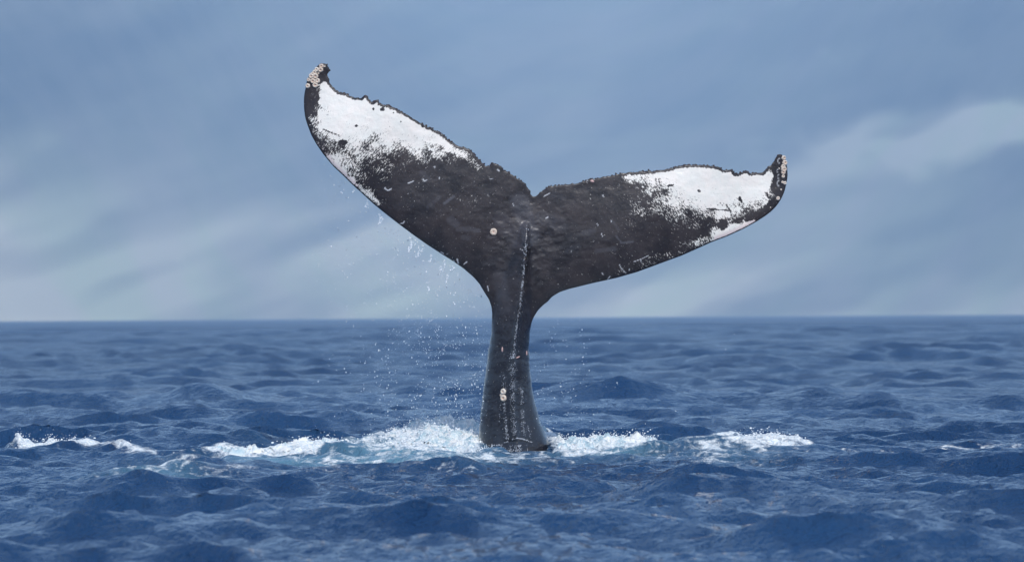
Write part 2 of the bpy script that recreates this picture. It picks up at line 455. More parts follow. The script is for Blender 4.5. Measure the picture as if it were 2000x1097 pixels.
def densify(pts, step, jag=0.0, seed=1):
    r = np.random.default_rng(seed)
    p = np.array(pts, float); out = []
    for a, b in zip(p[:-1], p[1:]):
        n = max(1, int(np.hypot(*(b - a)) / step))
        for i in range(n): out.append(a + (b - a) * i / n)
    out.append(p[-1]); out = np.array(out)
    # round the corners a little
    for _ in range(1):
        out[1:-1] = 0.25 * out[:-2] + 0.5 * out[1:-1] + 0.25 * out[2:]
    if jag:
        t = np.gradient(out, axis=0); nrm = np.stack([t[:, 1], -t[:, 0]], -1)
        nrm /= np.linalg.norm(nrm, axis=1)[:, None] + 1e-9
        s = np.cumsum(np.hypot(t[:, 0], t[:, 1]))
        j = np.abs(vnoise(s / 4.2, s * 0 + 3, 7 + seed) - 0.45) ** 1.0 * 2 * jag * (0.3 + 1.2 * vnoise(s / 26, s * 0, 9 + seed))
        j += jag * 0.5 * (vnoise(s / 2.0, s * 0 + 8, 2) - .5)
        up = np.sign(-nrm[:, 1]); up[up == 0] = 1
        nrm = nrm * np.where(nrm[:, 1] > 0, -1, 1)[:, None]
        e = np.minimum(np.arange(len(out)), np.arange(len(out))[::-1]) / 6.0
        out += nrm * (j * np.clip(e, 0, 1))[:, None]
    return out

lt = densify(LEFT_TRAIL, 1.6, 3.0, 1); ll = densify(LEFT_LEAD, 3.0)
rl = densify(RIGHT_LEAD, 3.0); rt = densify(RIGHT_TRAIL, 1.6, 2.8, 3)
trail = [lt, rt]; lead = [ll, rl]
outline = np.concatenate([lt, ll, rl, rt])

def seg_dist(P2, poly):
    a = poly[:-1]; b = poly[1:]; ab = b - a; L2 = (ab ** 2).sum(1) + 1e-12
    best = np.full(len(P2), 1e9); near = np.zeros((len(P2), 2))
    for s in range(0, len(P2), 20000):
        p = P2[s:s + 20000]
        t = np.clip(((p[:, None] - a[None]) * ab[None]).sum(2) / L2, 0, 1)
        q = a[None] + t[..., None] * ab[None]
        d = ((p[:, None] - q) ** 2).sum(2); j = d.argmin(1); ar = np.arange(len(p))
        best[s:s + 20000] = np.sqrt(d[ar, j]); near[s:s + 20000] = q[ar, j]
    return best, near

_gx = np.arange(575, 1560, 2.0); _gy = np.arange(108, 1340, 2.0)
_gyn = _gy[_gy < 672]
_GX, _GY = np.meshgrid(_gx, _gyn)
_GP = np.stack([_GX.ravel(), _GY.ravel()], -1)
GT = np.minimum(seg_dist(_GP, lt[::1])[0], seg_dist(_GP, rt[::1])[0]).reshape(_GX.shape)
GL = np.minimum(seg_dist(_GP, ll)[0], seg_dist(_GP, rl)[0]).reshape(_GX.shape)
def look(G, x, y):
    u = np.clip((x - 575) / 2.0, 0, G.shape[1] - 1.001); v = np.clip((y - 108) / 2.0, 0, G.shape[0] - 1.001)
    i = u.astype(int); j = v.astype(int); fu = u - i; fv = v - j
    return (G[j, i] * (1 - fu) + G[j, i + 1] * fu) * (1 - fv) + (G[j + 1, i] * (1 - fu) + G[j + 1, i + 1] * fu) * fv
def inside(P2, poly):
    x, y = P2[:, 0], P2[:, 1]; r = np.zeros(len(P2), bool)
    a = poly; b = np.roll(poly, -1, axis=0)
    for (x1, y1), (x2, y2) in zip(a, b):
        c = ((y1 > y) != (y2 > y))
        if y1 != y2:
            r ^= c & (x < (x2 - x1) * (y - y1) / (y2 - y1) + x1)
    return r

PXM = 40 * K                              # metres per photo pixel at the whale
def y_centre(px, py):
    u = (px - 1035) / 500.0
    base = 40.0 + 0.10 * np.clip((py - 420) / 400, -1, 1)
    return base + 0.16 * u * u + 0.03 * np.sin(px / 60.0 + py / 45.0) * np.clip(np.abs(u), 0, 1)

def fluke_solid():
    st = 1.35
    xs = np.arange(585, 1548, st); ys = np.arange(116, 650, st)
    XX, YY = np.meshgrid(xs, ys)
    P2 = np.stack([XX.ravel(), YY.ravel()], -1)
    ins = inside(P2, outline).reshape(XX.shape)
    # keep a cell if most of its corners are inside
    c = ins[:-1, :-1].astype(int) + ins[1:, :-1] + ins[:-1, 1:] + ins[1:, 1:]
    keep = c >= 2
    used = np.zeros(XX.shape, bool)
    for dy in (0, 1):
        for dx in (0, 1):
            used[dy:used.shape[0] - 1 + dy, dx:used.shape[1] - 1 + dx] |= keep
    full = np.zeros(XX.shape, bool)
    kk = np.pad(keep, 1)
    full = kk[:-1, :-1] & kk[1:, :-1] & kk[:-1, 1:] & kk[1:, 1:]
    rim = used & ~full
    ui = np.where(used.ravel())[0]
    pts = P2[ui].copy()
    loop = np.concatenate([outline, outline[:1]])
    rm = rim.ravel()[ui]
    pts[rm] = seg_dist(pts[rm], loop)[1]
    dT = look(GT, pts[:, 0], pts[:, 1]); dL = look(GL, pts[:, 0], pts[:, 1])
    chord = (dT + dL) * PXM + 1e-4
    s = np.clip(dL * PXM / chord, 0, 1)
    prof = 5 * (.2969 * np.sqrt(s) - .126 * s - .3516 * s ** 2 + .2843 * s ** 3 - .1036 * s ** 4)
    half = prof * np.minimum(chord, 1.1) * 0.115 + 0.0085
    half *= np.where(rm, 1.0, 1.0)
    half = np.where(rm, np.minimum(half, 0.007), half)
    yc = y_centre(pts[:, 0], pts[:, 1])
    mid = P(pts[:, 0], pts[:, 1], yc)
    n = len(ui)
    V = np.concatenate([mid - np.stack([half * 0, half, half * 0], -1), mid + np.stack([half * 0, half, half * 0], -1)])
    re = np.full(XX.size, -1); re[ui] = np.arange(n); re = re.reshape(XX.shape)
    q = np.stack([re[:-1, :-1], re[1:, :-1], re[1:, 1:], re[:-1, 1:]], -1)[keep]
    fr = q; bk = q[:, ::-1] + n
    # rim walls: cell edges used once
    E = np.concatenate([q[:, [0, 1]], q[:, [1, 2]], q[:, [2, 3]], q[:, [3, 0]]])
    key = np.sort(E, 1); kk = key[:, 0].astype(np.int64) * n + key[:, 1]
    u, ix, cnt = np.unique(kk, return_index=True, return_counts=True)
    be = E[ix[cnt == 1]]
    wall = np.stack([be[:, 1], be[:, 0], be[:, 0] + n, be[:, 1] + n], -1)
    return V, np.concatenate([fr, bk, wall])

PED_L = [(300 + 130, 1020), (480, 1004), (520, 988), (560, 972), (586, 962), (609, 961), (652, 959.8), (681, 953.8), (724, 948.3), (763, 944), (803, 939), (842, 935.8), (870, 934), (900, 931), (950, 926), (1100, 908), (1300, 900)]
PED_R = [(430, 1036), (480, 1038), (520, 1040), (560, 1042), (586, 1042), (609, 1041), (630, 1038.5), (648, 1035), (681, 1033.3), (714, 1034.3), (747, 1037.5), (783, 1044), (819, 1054), (845, 1063.8), (868, 1073.6), (888, 1077.5), (920, 1087), (1000, 1108), (1300, 1160)]
RIDGE = [(430, 1030.5), (490, 1027), (540, 1022), (580, 1017), (620, 1012), (660, 1006), (700, 1003), (740, 1001), (790, 1002), (830, 1005), (870, 1011), (900, 1014), (1300, 1030)]
DEPTH = [(428, .03), (450, .085), (480, .13), (520, .16), (560, .18), (610, .20), (680, .23), (760, .28), (840, .34), (900, .40), (1100, .5), (1300, .6)]

def ped_solid():
    rows = np.concatenate([np.arange(428, 900, 2.0), np.arange(900, 1290, 8.0)])
    nt_ = 160
    V = []
    for py in rows:
        xl = np.interp(py, *np.array(PED_L).T); xr = np.interp(py, *np.array(PED_R).T)
        rx = np.interp(py, *np.array(RIDGE).T); dp = np.interp(py, *np.array(DEPTH).T)
        cx = (xl + xr) / 2; hw = (xr - xl) / 2
        th = np.linspace(0, 2 * np.pi, nt_, endpoint=False)
        px = cx + hw * np.cos(th)
        e = np.sin(th)
        # front (e<0): flattened flanks meeting in a keel; back: plain ellipse
        front = np.sign(e) * np.abs(e) ** 0.92
        u = (px - rx)
        keel = 0.032 * np.exp(-(u / 5.0) ** 2) + 0.042 * np.exp(-(np.abs(u) / 17.0) ** 1.4)
        keel *= np.interp(py, [428, 450, 480, 520, 900, 1000], [0.0, 0.45, 0.85, 1.0, 0.7, .3])
        wid = np.clip(-e, 0, 1) ** 0.5
        yy = dp * front * np.where(e < 0, 0.80, 1.0) - keel * wid
        # side troughs either side of the keel near the base
        yy += 0.012 * np.exp(-((np.abs(u) - 27) / 9.0) ** 2) * wid * np.interp(py, [600, 800, 900], [0.4, 1, .6])
        knob = 0.055 * np.exp(-((px - 1013) / 17) ** 2 - ((py - 884) / 17) ** 2) + 0.03 * np.exp(-((px - 975) / 30) ** 2 - ((py - 895) / 24) ** 2)
        crease = -0.010 * np.exp(-((py - (861 + 0.012 * (px - 1010) ** 2 * .3)) / 3.5) ** 2) * np.exp(-((px - 1010) / 30) ** 2)
        yy -= (knob + crease) * wid
        Yc = 40.0 + 0.10 * np.clip((py - 420) / 400, -1, 1) + np.interp(py, [428, 650, 1300], [0.0, 0.05, 0.25])
        pt = P(px, np.full(nt_, py), np.full(nt_, Yc))
        pt[:, 1] += yy
        V.append(pt)
    V = np.concatenate(V)
    nr_ = len(rows)
    ii = np.arange(nr_ * nt_).reshape(nr_, nt_)
    a = ii[:-1]; b = ii[1:]
    q = np.stack([a, b, np.roll(b, -1, 1), np.roll(a, -1, 1)], -1).reshape(-1, 4)
    # caps as centre vertices with doubled corner quads
    top = V[ii[0]].mean(0); bot = V[ii[-1]].mean(0)
    n = len(V); V = np.concatenate([V, [top, bot]])
    t3 = np.stack([ii[0], np.roll(ii[0], -1), np.full(nt_, n)], -1)
    b3 = np.stack([np.roll(ii[-1], -1), ii[-1], np.full(nt_, n + 1)], -1)
    return V, q, np.concatenate([t3, b3])

def build_whale_mesh():
    V1, Q1 = fluke_solid()
    V2, Q2, T2 = ped_solid()
    tri = lambda q: np.concatenate([q[:, [0, 1, 2]], q[:, [0, 2, 3]]])
    Fs = np.concatenate([tri(Q1), tri(Q2) + len(V1), T2 + len(V1)])
    me = make_mesh('raw', np.concatenate([V1, V2]), Fs)
    o = bpy.data.objects.new('raw', me); COL.objects.link(o)
    md = o.modifiers.new('r', 'REMESH'); md.mode = 'VOXEL'; md.voxel_size = 0.0078; md.adaptivity = 0
    dg = bpy.context.evaluated_depsgraph_get()
    em = bpy.data.meshes.new_from_object(o.evaluated_get(dg))
    bpy.data.objects.remove(o); bpy.data.meshes.remove(me)
    n = len(em.vertices); V = np.empty(n * 3, np.float32); em.vertices.foreach_get('co', V); V = V.reshape(-1, 3).astype(float)
    ne = len(em.edges); E = np.empty(ne * 2, np.int32); em.edges.foreach_get('vertices', E); E = E.reshape(-1, 2)
    deg = np.bincount(E.ravel(), minlength=n).astype(float)
    def lap(V):
        S = np.zeros_like(V)
        for c in range(3):
            S[:, c] = np.bincount(E[:, 0], V[E[:, 1], c], n) + np.bincount(E[:, 1], V[E[:, 0], c], n)
        return S / deg[:, None]
    px, py = proj(V[:, 0], V[:, 1], V[:, 2])
    dO = np.minimum(look(GT, px, py), look(GL, px, py)) + np.maximum(py - 650, 0)
    edge = sstep(3, 14, dO)
    junction = np.exp(-((px - 1015) / 75) ** 2) * sstep(400, 470, py) * (1 - sstep(600, 680, py))
    ridge_x = np.interp(py, *np.array(RIDGE).T)
    nok = 1 - 0.93 * np.exp(-((px - ridge_x) / 9) ** 2)
    for it in range(40):
        wt = (0.5 * edge * (junction * nok) + (0.35 if it < 4 else 0.0) * edge)
        if it < 1: wt = np.maximum(wt, 0.4)
        V += (lap(V) - V) * wt[:, None]
    em.vertices.foreach_set('co', V.astype(np.float32).ravel()); em.update()
    N = np.empty(n * 3, np.float32); em.vertex_normals.foreach_get('vector', N); N = N.reshape(-1, 3)
    # relief
    px, py = proj(V[:, 0], V[:, 1], V[:, 2])
    j2 = np.exp(-(((px - 1035) / 85) ** 2) - (((py - 470) / 85) ** 2))
    wr = fbm(px / 16, py / 10, 4, 141, .55) - .5
    low = fbm(px / 60, py / 40, 3, 143) - .5
    ps = sstep(610, 700, py)
    stri = (fbm(px / 4 + py * 0.02, py / 55, 3, 145) - .5)
    disp = (0.018 * wr * j2 + 0.012 * low + 0.004 * stri * ps + 0.003 * (fbm(px / 7, py / 7, 3, 147) - .5)) * edge ** .5
    V += N * disp[:, None]
    em.vertices.foreach_set('co', V.astype(np.float32).ravel()); em.update()
    em.polygons.foreach_set('use_smooth', np.ones(len(em.polygons), bool))
    return em, V, N, E

wme2, WVt, WN, WE = build_whale_mesh()
print('whale verts', len(WVt))
px, py = proj(WVt[:, 0], WVt[:, 1], WVt[:, 2])

CTRL = []
def cp(v, *pts):
    for p in pts: CTRL.append((p[0], p[1], v))
cp(1.0, (633, 170), (640, 185), (627, 200), (650, 200), (690, 210), (740, 222), (790, 238), (830, 255), (860, 270), (624, 222), (660, 235), (700, 235), (740, 240), (640, 243), (780, 250), (805, 250), (875, 279), (665, 190), (715, 205), (760, 225), (628, 185))
cp(.88, (630, 252), (680, 256), (710, 258), (750, 260), (790, 262), (825, 268), (655, 262), (850, 274))
cp(.62, (645, 280), (690, 275), (735, 276), (780, 277), (820, 281), (850, 285), (622, 262), (885, 291))
cp(.50, (650, 298), (662, 308), (672, 325), (682, 338), (675, 300), (715, 290), (905, 294), (650, 310), (620, 278), (630, 292))
cp(.97, (642, 312), (652, 324), (662, 335), (672, 343), (683, 354))
cp(.36, (700, 298), (740, 296), (778, 294), (820, 295), (860, 296), (745, 312), (695, 320), (690, 335), (705, 350), (925, 308))
cp(.62, (700, 368), (715, 381), (732, 396))
cp(.20, (720, 318), (760, 322), (728, 335), (792, 308), (832, 306), (880, 306), (745, 380), (715, 360), (935, 318), (750, 345))
cp(0.0, (775, 360), (810, 330), (850, 325), (900, 322), (950, 345), (1000, 380), (765, 405), (800, 430), (860, 480), (900, 430), (960, 430), (950, 520), (850, 390), (760, 375), (735, 362), (1010, 450), (920, 340), (870, 340), (750, 412))
cp(0.0, (606, 175), (600, 200), (602, 222), (612, 178), (617, 155), (627, 145), (635, 140), (608, 208), (610, 195), (612, 165), (600, 240), (605, 255), (614, 273), (598, 215), (640, 150))
cp(.35, (608, 228), (609, 243), (613, 255), (616, 238), (617, 222), (618, 205), (619, 190), (620, 180))
cp(1.0, (1320, 337), (1340, 335), (1380, 340), (1420, 350), (1460, 350), (1490, 352), (1505, 345), (1340, 350), (1380, 362), (1420, 372), (1460, 375), (1490, 365), (1300, 342), (1500, 357), (1440, 362), (1400, 350), (1360, 345), (1475, 360))
cp(.86, (1300, 352), (1325, 362), (1355, 370), (1395, 383), (1440, 388), (1480, 382), (1415, 388), (1275, 341))
cp(.62, (1255, 345), (1285, 360), (1315, 376), (1345, 388), (1375, 398), (1412, 403), (1450, 405), (1478, 402), (1360, 402), (1425, 412), (1494, 392))
cp(.45, (1232, 348), (1270, 372), (1296, 385), (1330, 402), (1355, 414), (1385, 420), (1400, 424), (1435, 420), (1460, 412), (1340, 418))
cp(.30, (1212, 352), (1258, 368), (1258, 390), (1272, 402), (1300, 412), (1330, 425), (1350, 438), (1248, 412), (1365, 432), (1485, 410), (1506, 380))
cp(.12, (1238, 366), (1232, 395), (1245, 425), (1290, 430), (1320, 440), (1390, 434), (1200, 358))
cp(0.0, (1180, 360), (1200, 380), (1200, 420), (1100, 400), (1150, 450), (1250, 450), (1300, 460), (1150, 500), (1250, 500), (1350, 455), (1375, 446), (1410, 440), (1440, 432), (1465, 424), (1060, 450), (1100, 520), (1220, 365), (1220, 400), (1330, 458), (1300, 480), (1480, 420))
cp(.97, (1471, 437), (1458, 444), (1440, 451), (1422, 460))
cp(.68, (1405, 464), (1388, 472), (1370, 478), (1440, 443), (1400, 455))
cp(.45, (1350, 486), (1330, 494), (1310, 502))
cp(.22, (1290, 510), (1265, 519))
cp(0.0, (1515, 380), (1525, 350), (1520, 320), (1505, 400), (1490, 416), (1515, 335), (1528, 370), (1514, 350), (1512, 365), (1513, 318), (1530, 330), (1485, 425))
cp(0.0, (980, 560), (1060, 560), (1000, 640), (1000, 500), (1150, 540), (870, 455), (1250, 480))
C = np.array(CTRL)
wn = np.zeros(len(px)); ws = np.zeros(len(px))
for cx, cy, v in C:
    d2 = (px - cx) ** 2 + (py - cy) ** 2 + 9
    k = d2 ** -2.4
    wn += k * v; ws += k
white = wn / ws * (1 - sstep(520, 560, py))
blot = (fbm(px / 30, py / 22, 3, 155) - .5)
white = white + blot * 1.1 * np.clip(4 * white * (1 - white), 0, 1)
P2 = np.stack([px, py], -1)
dTr = look(GT, px, py); dLe = look(GL, px, py)
jit = (fbm(px / 3.0, py / 3.0, 2, 151) - .5) * 4
white = np.where(dTr < 6 + jit, white * sstep(2.5, 6.5, dTr + jit * .6), white)
white *= sstep(0.6, 3.5, dLe + jit * .3)
front = sstep(0.1, -0.25, WN[:, 1]) if False else 1 - sstep(-0.25, 0.15, WN[:, 1])
white *= front
def edist(cx, cy, a, b, ang=0):
    c, s = math.cos(rad(ang)), math.sin(rad(ang))
    u = (px - cx) * c + (py - cy) * s; v = -(px - cx) * s + (py - cy) * c
    return np.hypot(u / a, v / b)
def sdist(x1, y1, x2, y2):
    return seg_dist_fast(x1, y1, x2, y2)
def seg_dist_fast(x1, y1, x2, y2):
    dx, dy = x2 - x1, y2 - y1
    t = np.clip(((px - x1) * dx + (py - y1) * dy) / (dx * dx + dy * dy + 1e-9), 0, 1)
    return np.hypot(px - x1 - t * dx, py - y1 - t * dy)
for cx, cy, a, b, g in [(670, 278, 9.5, 5.5, 0), (1446, 390, 7, 3, 60), (696, 246, 3.5, 2.4, 0), (729, 213, 3, 2.5, 0), (747, 214, 5, 4, 0), (768, 220, 1.5, 1.5, 0), (1365, 373, 3.5, 2, 20), (1310, 362, 7, 2.2, -10), (783, 238, 1.5, 1.5, 0)]:
    white = white * sstep(0.75, 1.15, edist(cx, cy, a, b, g) + (jit * .05))
for s in [(632, 253, 662, 265), (1380, 408, 1425, 411), (610, 262, 648, 300), (656, 338, 664, 337), (1418, 400, 1428, 414), (1400, 430, 1450, 428), (655, 300, 648, 292)]:
    white = white * (0.15 + 0.85 * sstep(0.5, 1.8, sdist(*s)))
scar = np.zeros(len(px)); scuff = np.zeros(len(px))
for s in [(797, 358, 807, 354, 1.1), (752, 368, 758, 372, 1.2), (758, 372, 764, 369, 1.2), (752, 366, 751, 369, 1), (826, 350, 829, 354, 1.1), (829, 354, 833, 352, 1), (781, 437, 787, 436, .9), (787, 436, 790, 432, .9), (893, 506, 895, 514, 1.4), (886, 509, 888, 512, 1.2), (906, 516, 912, 511, .9), (861, 492, 866, 495, .9), (1238, 511, 1252, 506, .7), (1252, 506, 1266, 499, .6), (1251, 505, 1253, 513, .8), (1210, 517, 1214, 525, .8), (1214, 525, 1222, 533, .8), (1187, 545, 1192, 539, 1.0), (1176, 533, 1178, 536, 1), (1067, 426, 1070, 424, 1.4), (1174, 455, 1178, 464, .7), (1166, 436, 1168, 440, .7), (1193, 430, 1195, 434, .9), (952, 558, 954, 568, .8), (1016, 487, 1021, 488, .8), (1063, 383, 1074, 377, 1.0), (848, 325, 850, 327, 1), (972, 331, 975, 334, 1.3), (1177, 381, 1179, 384, 1), (955, 349, 966, 350, .6), (858, 347, 858, 349, 1), (838, 293, 850, 291, .6), (1229, 525, 1229, 527, 1), (1002, 398, 1003, 401, .8), (925, 352, 926, 354, .7)]:
    scar = np.maximum(scar, 0.9 * (1 - sstep(s[4] * .4, s[4] * 1.2, sdist(*s[:4]))))
for cx, cy, a in [(1522, 314, 4.5), (1521, 345, 4), (1521, 358, 5), (1519, 334, 3)]:
    e = edist(cx, cy, a * .6, a)
    scar = np.maximum(scar, 0.75 * np.exp(-((e - 1) / .22) ** 2) * (px < cx + 1))
for i in range(20):                       # small nicks and pale specks over the dark skin
    x1 = random.uniform(760, 1330); y1 = random.uniform(300, 560)
    a = random.uniform(0, 6.28); L = random.uniform(0, 3)
    scar = np.maximum(scar, random.uniform(.2, .55) * (1 - sstep(.3, .9, sdist(x1, y1, x1 + L * math.cos(a), y1 + L * math.sin(a)))))
for s in [(868, 397, 886, 384, 3.2, .8), (1203, 461, 1214, 473, 2.0, .7), (1214, 474, 1236, 472, 2.4, .7), (928, 449, 934, 450, 5, .5), (880, 430, 890, 437, 9, .4), (895, 448, 920, 447, 6, .35), (1196, 430, 1208, 448, 3, .3), (1165, 490, 1200, 486, 5, .35), (1140, 455, 1160, 450, 6, .25), (905, 463, 915, 465, 6, .25), (835, 405, 858, 385, 4, .25), (825, 340, 835, 350, 8, .25), (1108, 490, 1130, 480, 6, .2), (1016, 395, 1036, 460, 22, .45), (1060, 425, 1095, 440, 16, .25), (980, 430, 1010, 470, 18, .25), (975, 540, 985, 600, 16, .22), (1075, 380, 1100, 385, 8, .2), (1000, 385, 1015, 400, 6, .3)]:
    scuff = np.maximum(scuff, s[5] * (1 - sstep(s[4] * .5, s[4] * 1.15, sdist(*s[:4]) + jit * .5)))
pink = np.exp(-((dLe - 4) / 5.0) ** 2) * ((px < 700) | (px > 1395)) * (py > 280)
scar *= front; scuff *= front
fattr(wme2, 'white', white); fattr(wme2, 'scar', scar); fattr(wme2, 'scuff', scuff); fattr(wme2, 'pink', pink)
left = (px < 1035)
ang = np.where(left, rad(52), rad(-52))
xx, zz = WVt[:, 0], WVt[:, 2]
u = xx * np.cos(ang) + zz * np.sin(ang); v = -xx * np.sin(ang) + zz * np.cos(ang)
vattr(wme2, 'pigment', np.stack([u * 0.5, v, WVt[:, 1] * 0.3], -1))
wet = sstep(560, 700, py)
fattr(wme2, 'wet', wet)
rx_ = np.interp(py, *np.array(RIDGE).T)
glint = np.exp(-((px - rx_) / 8) ** 2) * sstep(425, 450, py)
glint = np.maximum(glint, .8 * np.exp(-((px - np.interp(py, [730, 860], [984, 990])) / 4) ** 2) * sstep(720, 750, py))
glint = np.maximum(glint, .8 * np.exp(-((px - np.interp(py, [750, 860], [1017, 1026])) / 4) ** 2) * sstep(745, 770, py))
glint = np.maximum(glint, .9 * np.exp(-((px - 1012) / 22) ** 2 - ((py - 878) / 22) ** 2))
fattr(wme2, 'glint', glint * front)

def skin_material():
    m = NT('whale_skin')
    geo = m.n('ShaderNodeNewGeometry'); pos = geo.outputs['Position']
    pig = m.attr('pigment', True)
    n = m.noise(pig, 92, 6, 0.70)
    w_ = m.attr('white')
    thr = m.math('SUBTRACT', 0.66, m.math('MULTIPLY', w_, 0.37))
    f = m.rng(m.math('SUBTRACT', n, thr), -0.03, 0.075)
    mott = m.noise(pos, 5, 6, 0.65)
    fine = m.noise(pos, 60, 4, 0.7)
    dark = m.mix(m.rng(mott, 0.35, 0.68), rgb(0.016, 0.014, 0.017), rgb(0.034, 0.028, 0.031))
    big = m.noise(pos, 2.2, 4, 0.6)
    dark = m.mix(m.math('MULTIPLY', m.rng(big, 0.45, 0.65), 0.6), dark, rgb(0.043, 0.034, 0.035))
    dark = m.mix(m.math('MULTIPLY', m.rng(fine, 0.55, 0.8), 0.16), dark, rgb(0.10, 0.09, 0.10))
    dark = m.mix(m.math('MULTIPLY', m.attr('scuff'), 0.55), dark, rgb(0.13, 0.135, 0.16))
    dark = m.mix(m.math('MULTIPLY', m.attr('wet'), 0.85), dark, rgb(0.013, 0.013, 0.018))
    whitec = m.mix(m.rng(m.noise(pos, 9, 3), 0.3, 0.7), rgb(0.78, 0.77, 0.72), rgb(0.84, 0.79, 0.735))
    whitec = m.mix(m.math('MULTIPLY', m.attr('pink'), 0.6), whitec, rgb(0.74, 0.58, 0.58))
    col = m.mix(f, dark, whitec)
    col = m.mix(m.attr('scar'), col, rgb(0.62, 0.63, 0.66))
    gl = m.attr('glint')
    rough = m.math('SUBTRACT', m.rng(mott, 0.3, 0.7, 0.33, 0.47), m.math('MULTIPLY', m.attr('wet'), 0.24))
    rough = m.math('SUBTRACT', rough, m.math('MULTIPLY', gl, 0.16))
    drops = m.noise(m.mapping(pos, (1, 1, 0.5)), 75, 2, 0.6)
    b1 = m.bump(m.math('ADD', fine, m.math('MULTIPLY', mott, 1.5)), 0.005, 0.45)
    b2 = m.n('ShaderNodeBump'); m.l(m.rng(drops, 0.5, 0.66), b2.inputs['Height'])
    b2.inputs['Distance'].default_value = 0.010
    m.l(gl, b2.inputs['Strength']); m.l(b1, b2.inputs['Normal'])
    m.bsdf(Base_Color=col, Roughness=rough, IOR=1.40, Normal=b2.outputs[0], Coat_Weight=m.math('ADD', m.math('ADD', m.math('MULTIPLY', m.attr('wet'), 0.6), 0.2), m.math('MULTIPLY', gl, 0.2)), Coat_Roughness=0.20, Coat_IOR=1.5)
    return m.m
MS = skin_material()
whale = link('whale', wme2, MS)
whale.data.materials.clear(); whale.data.materials.append(MS)
tag(whale, 'whale tail raised out of the sea, dark flukes with speckled white patches and ragged edge', 'whale')

# barnacles
def barnacle_mesh(seed):
    r = random.Random(seed)
    n = 12
    prof = [(1.0, -0.25), (0.97, 0.15), (0.78, 0.55), (0.58, 0.72), (0.44, 0.66), (0.34, 0.38), (0.0, 0.30)]
    V = []; Fq = []
    for k, (rr, h) in enumerate(prof[:-1]):
        for i in range(n):
            a = 2 * math.pi * i / n
            q = rr * (1 + (0.035 if i % 2 else -0.035) * (k < 4) + r.uniform(-.04, .04))
            V.append((q * math.cos(a), q * math.sin(a), h + r.uniform(-.04, .04)))
    V.append((0, 0, 0.30)); c = len(V) - 1
    for k in range(len(prof) - 2):
        for i in range(n):
            j = (i + 1) % n
            Fq.append((k * n + i, k * n + j, (k + 1) * n + j)); Fq.append((k * n + i, (k + 1) * n + j, (k + 1) * n + i))
    k = len(prof) - 2
    for i in range(n): Fq.append((k * n + i, k * n + (i + 1) % n, c))
    return make_mesh('barnacle', np.array(V), np.array(Fq), smooth=True)
def barnacle_material():
    m = NT('barnacle_shell')
    tc = m.n('ShaderNodeTexCoord'); ob = tc.outputs['Object']
    sep = m.n('ShaderNodeSeparateXYZ'); m.l(ob, sep.inputs[0])
    ln = m.n('ShaderNodeVectorMath', operation='LENGTH')
    cmb = m.n('ShaderNodeCombineXYZ'); m.l(sep.outputs[0], cmb.inputs[0]); m.l(sep.outputs[1], cmb.inputs[1]); m.l(cmb.outputs[0], ln.inputs[0])
    oi = m.n('ShaderNodeObjectInfo')
    n = m.noise(ob, 3.5, 3)
    shell = m.mix(m.rng(n, .35, .65), rgb(0.74, 0.66, 0.56), rgb(0.80, 0.76, 0.70))
    shell = m.mix(m.math('MULTIPLY', oi.outputs['Random'], 0.45), shell, rgb(0.62, 0.42, 0.30))
    col = m.mix(m.rng(ln.outputs['Value'], 0.18, 0.36), rgb(0.58, 0.38, 0.30), shell)
    m.bsdf(Base_Color=col, Roughness=0.6, Normal=m.bump(n, 0.05, .5))
    return m.m
MB_ = barnacle_material()
bm_var = [barnacle_mesh(i) for i in range(4)]
for me in bm_var: me.materials.append(MB_)
wme2.calc_loop_triangles()
tris = np.empty(len(wme2.loop_triangles) * 3, np.int32); wme2.loop_triangles.foreach_get('vertices', tris)
bvh = BVHTree.FromPolygons([tuple(v) for v in WVt], tris.reshape(-1, 3).tolist())
def on_skin(px_, py_):
    t = P(px_, py_, 40.0); d = Vector(t - CAM).normalized()
    loc, nrm, ix, ds = bvh.ray_cast(Vector(CAM), d, 80)
    if loc is None:
        loc, nrm, ix, ds = bvh.find_nearest(Vector(t))
        nrm = (Vector(t) - loc).normalized() * 0.5 + Vector((0, -0.8, 0.1)); nrm.normalize()
    return loc, nrm
BARN = [(627.6, 129.6, 4.6), (626, 136.5, 5.2), (618.5, 136, 4.3), (614, 142, 4.5), (608, 149, 5.2), (616, 149, 5.6), (611, 158.5, 5.2), (620, 158.1, 5), (615.6, 166.5, 5.4), (602.6, 156, 3.8), (601, 168, 4.8), (634.2, 129.9, 1.8), (622, 143, 2.2), (606, 142.5, 2.6), (612, 135.5, 2.6),
        (1530.8, 308.6, 4.6), (1533, 318, 5.2), (1538.5, 326.5, 4.8), (1531, 330.5, 5.6), (1538.8, 337, 4.5), (1539.6, 345.6, 3.4), (1538.6, 353.5, 2.6), (1533, 357.5, 3.4), (1529, 387.5, 3.8), (1535.9, 368, 1.8), (1522, 329, 1.6), (1505, 405, 1.3),
        (964, 452.5, 6.6), (983, 764, 5.8), (983.5, 777, 6.4), (979, 771, 3.2), (736, 200, 2.2), (1105, 462, 2.2), (1155, 356, 4.0)]
SPECIAL = {31: 1, 32: 1, 33: 1}
knob_mat = NT('dark_knob'); knob_mat.bsdf(Base_Color=rgb(0.035, 0.022, 0.026), Roughness=0.5); knob_mat = knob_mat.m
for i, (bx, by, br) in enumerate(BARN):
    if i in SPECIAL: continue
    loc, nrm = on_skin(bx, by)
    o = bpy.data.objects.new('barnacle', bm_var[i % 4])
    COL.objects.link(o); o.parent = whale
    s = br * PXM * 1.08
    q = nrm.to_track_quat('Z', 'Y')
    o.rotation_mode = 'QUATERNION'
    from mathutils import Quaternion
    o.rotation_quaternion = q @ Quaternion((0, 0, 1), random.uniform(0, 6))
    o.location = loc - nrm * 0.001
    flat = 0.35 if i == 27 else 0.85
    o.scale = (s, s, s * flat)

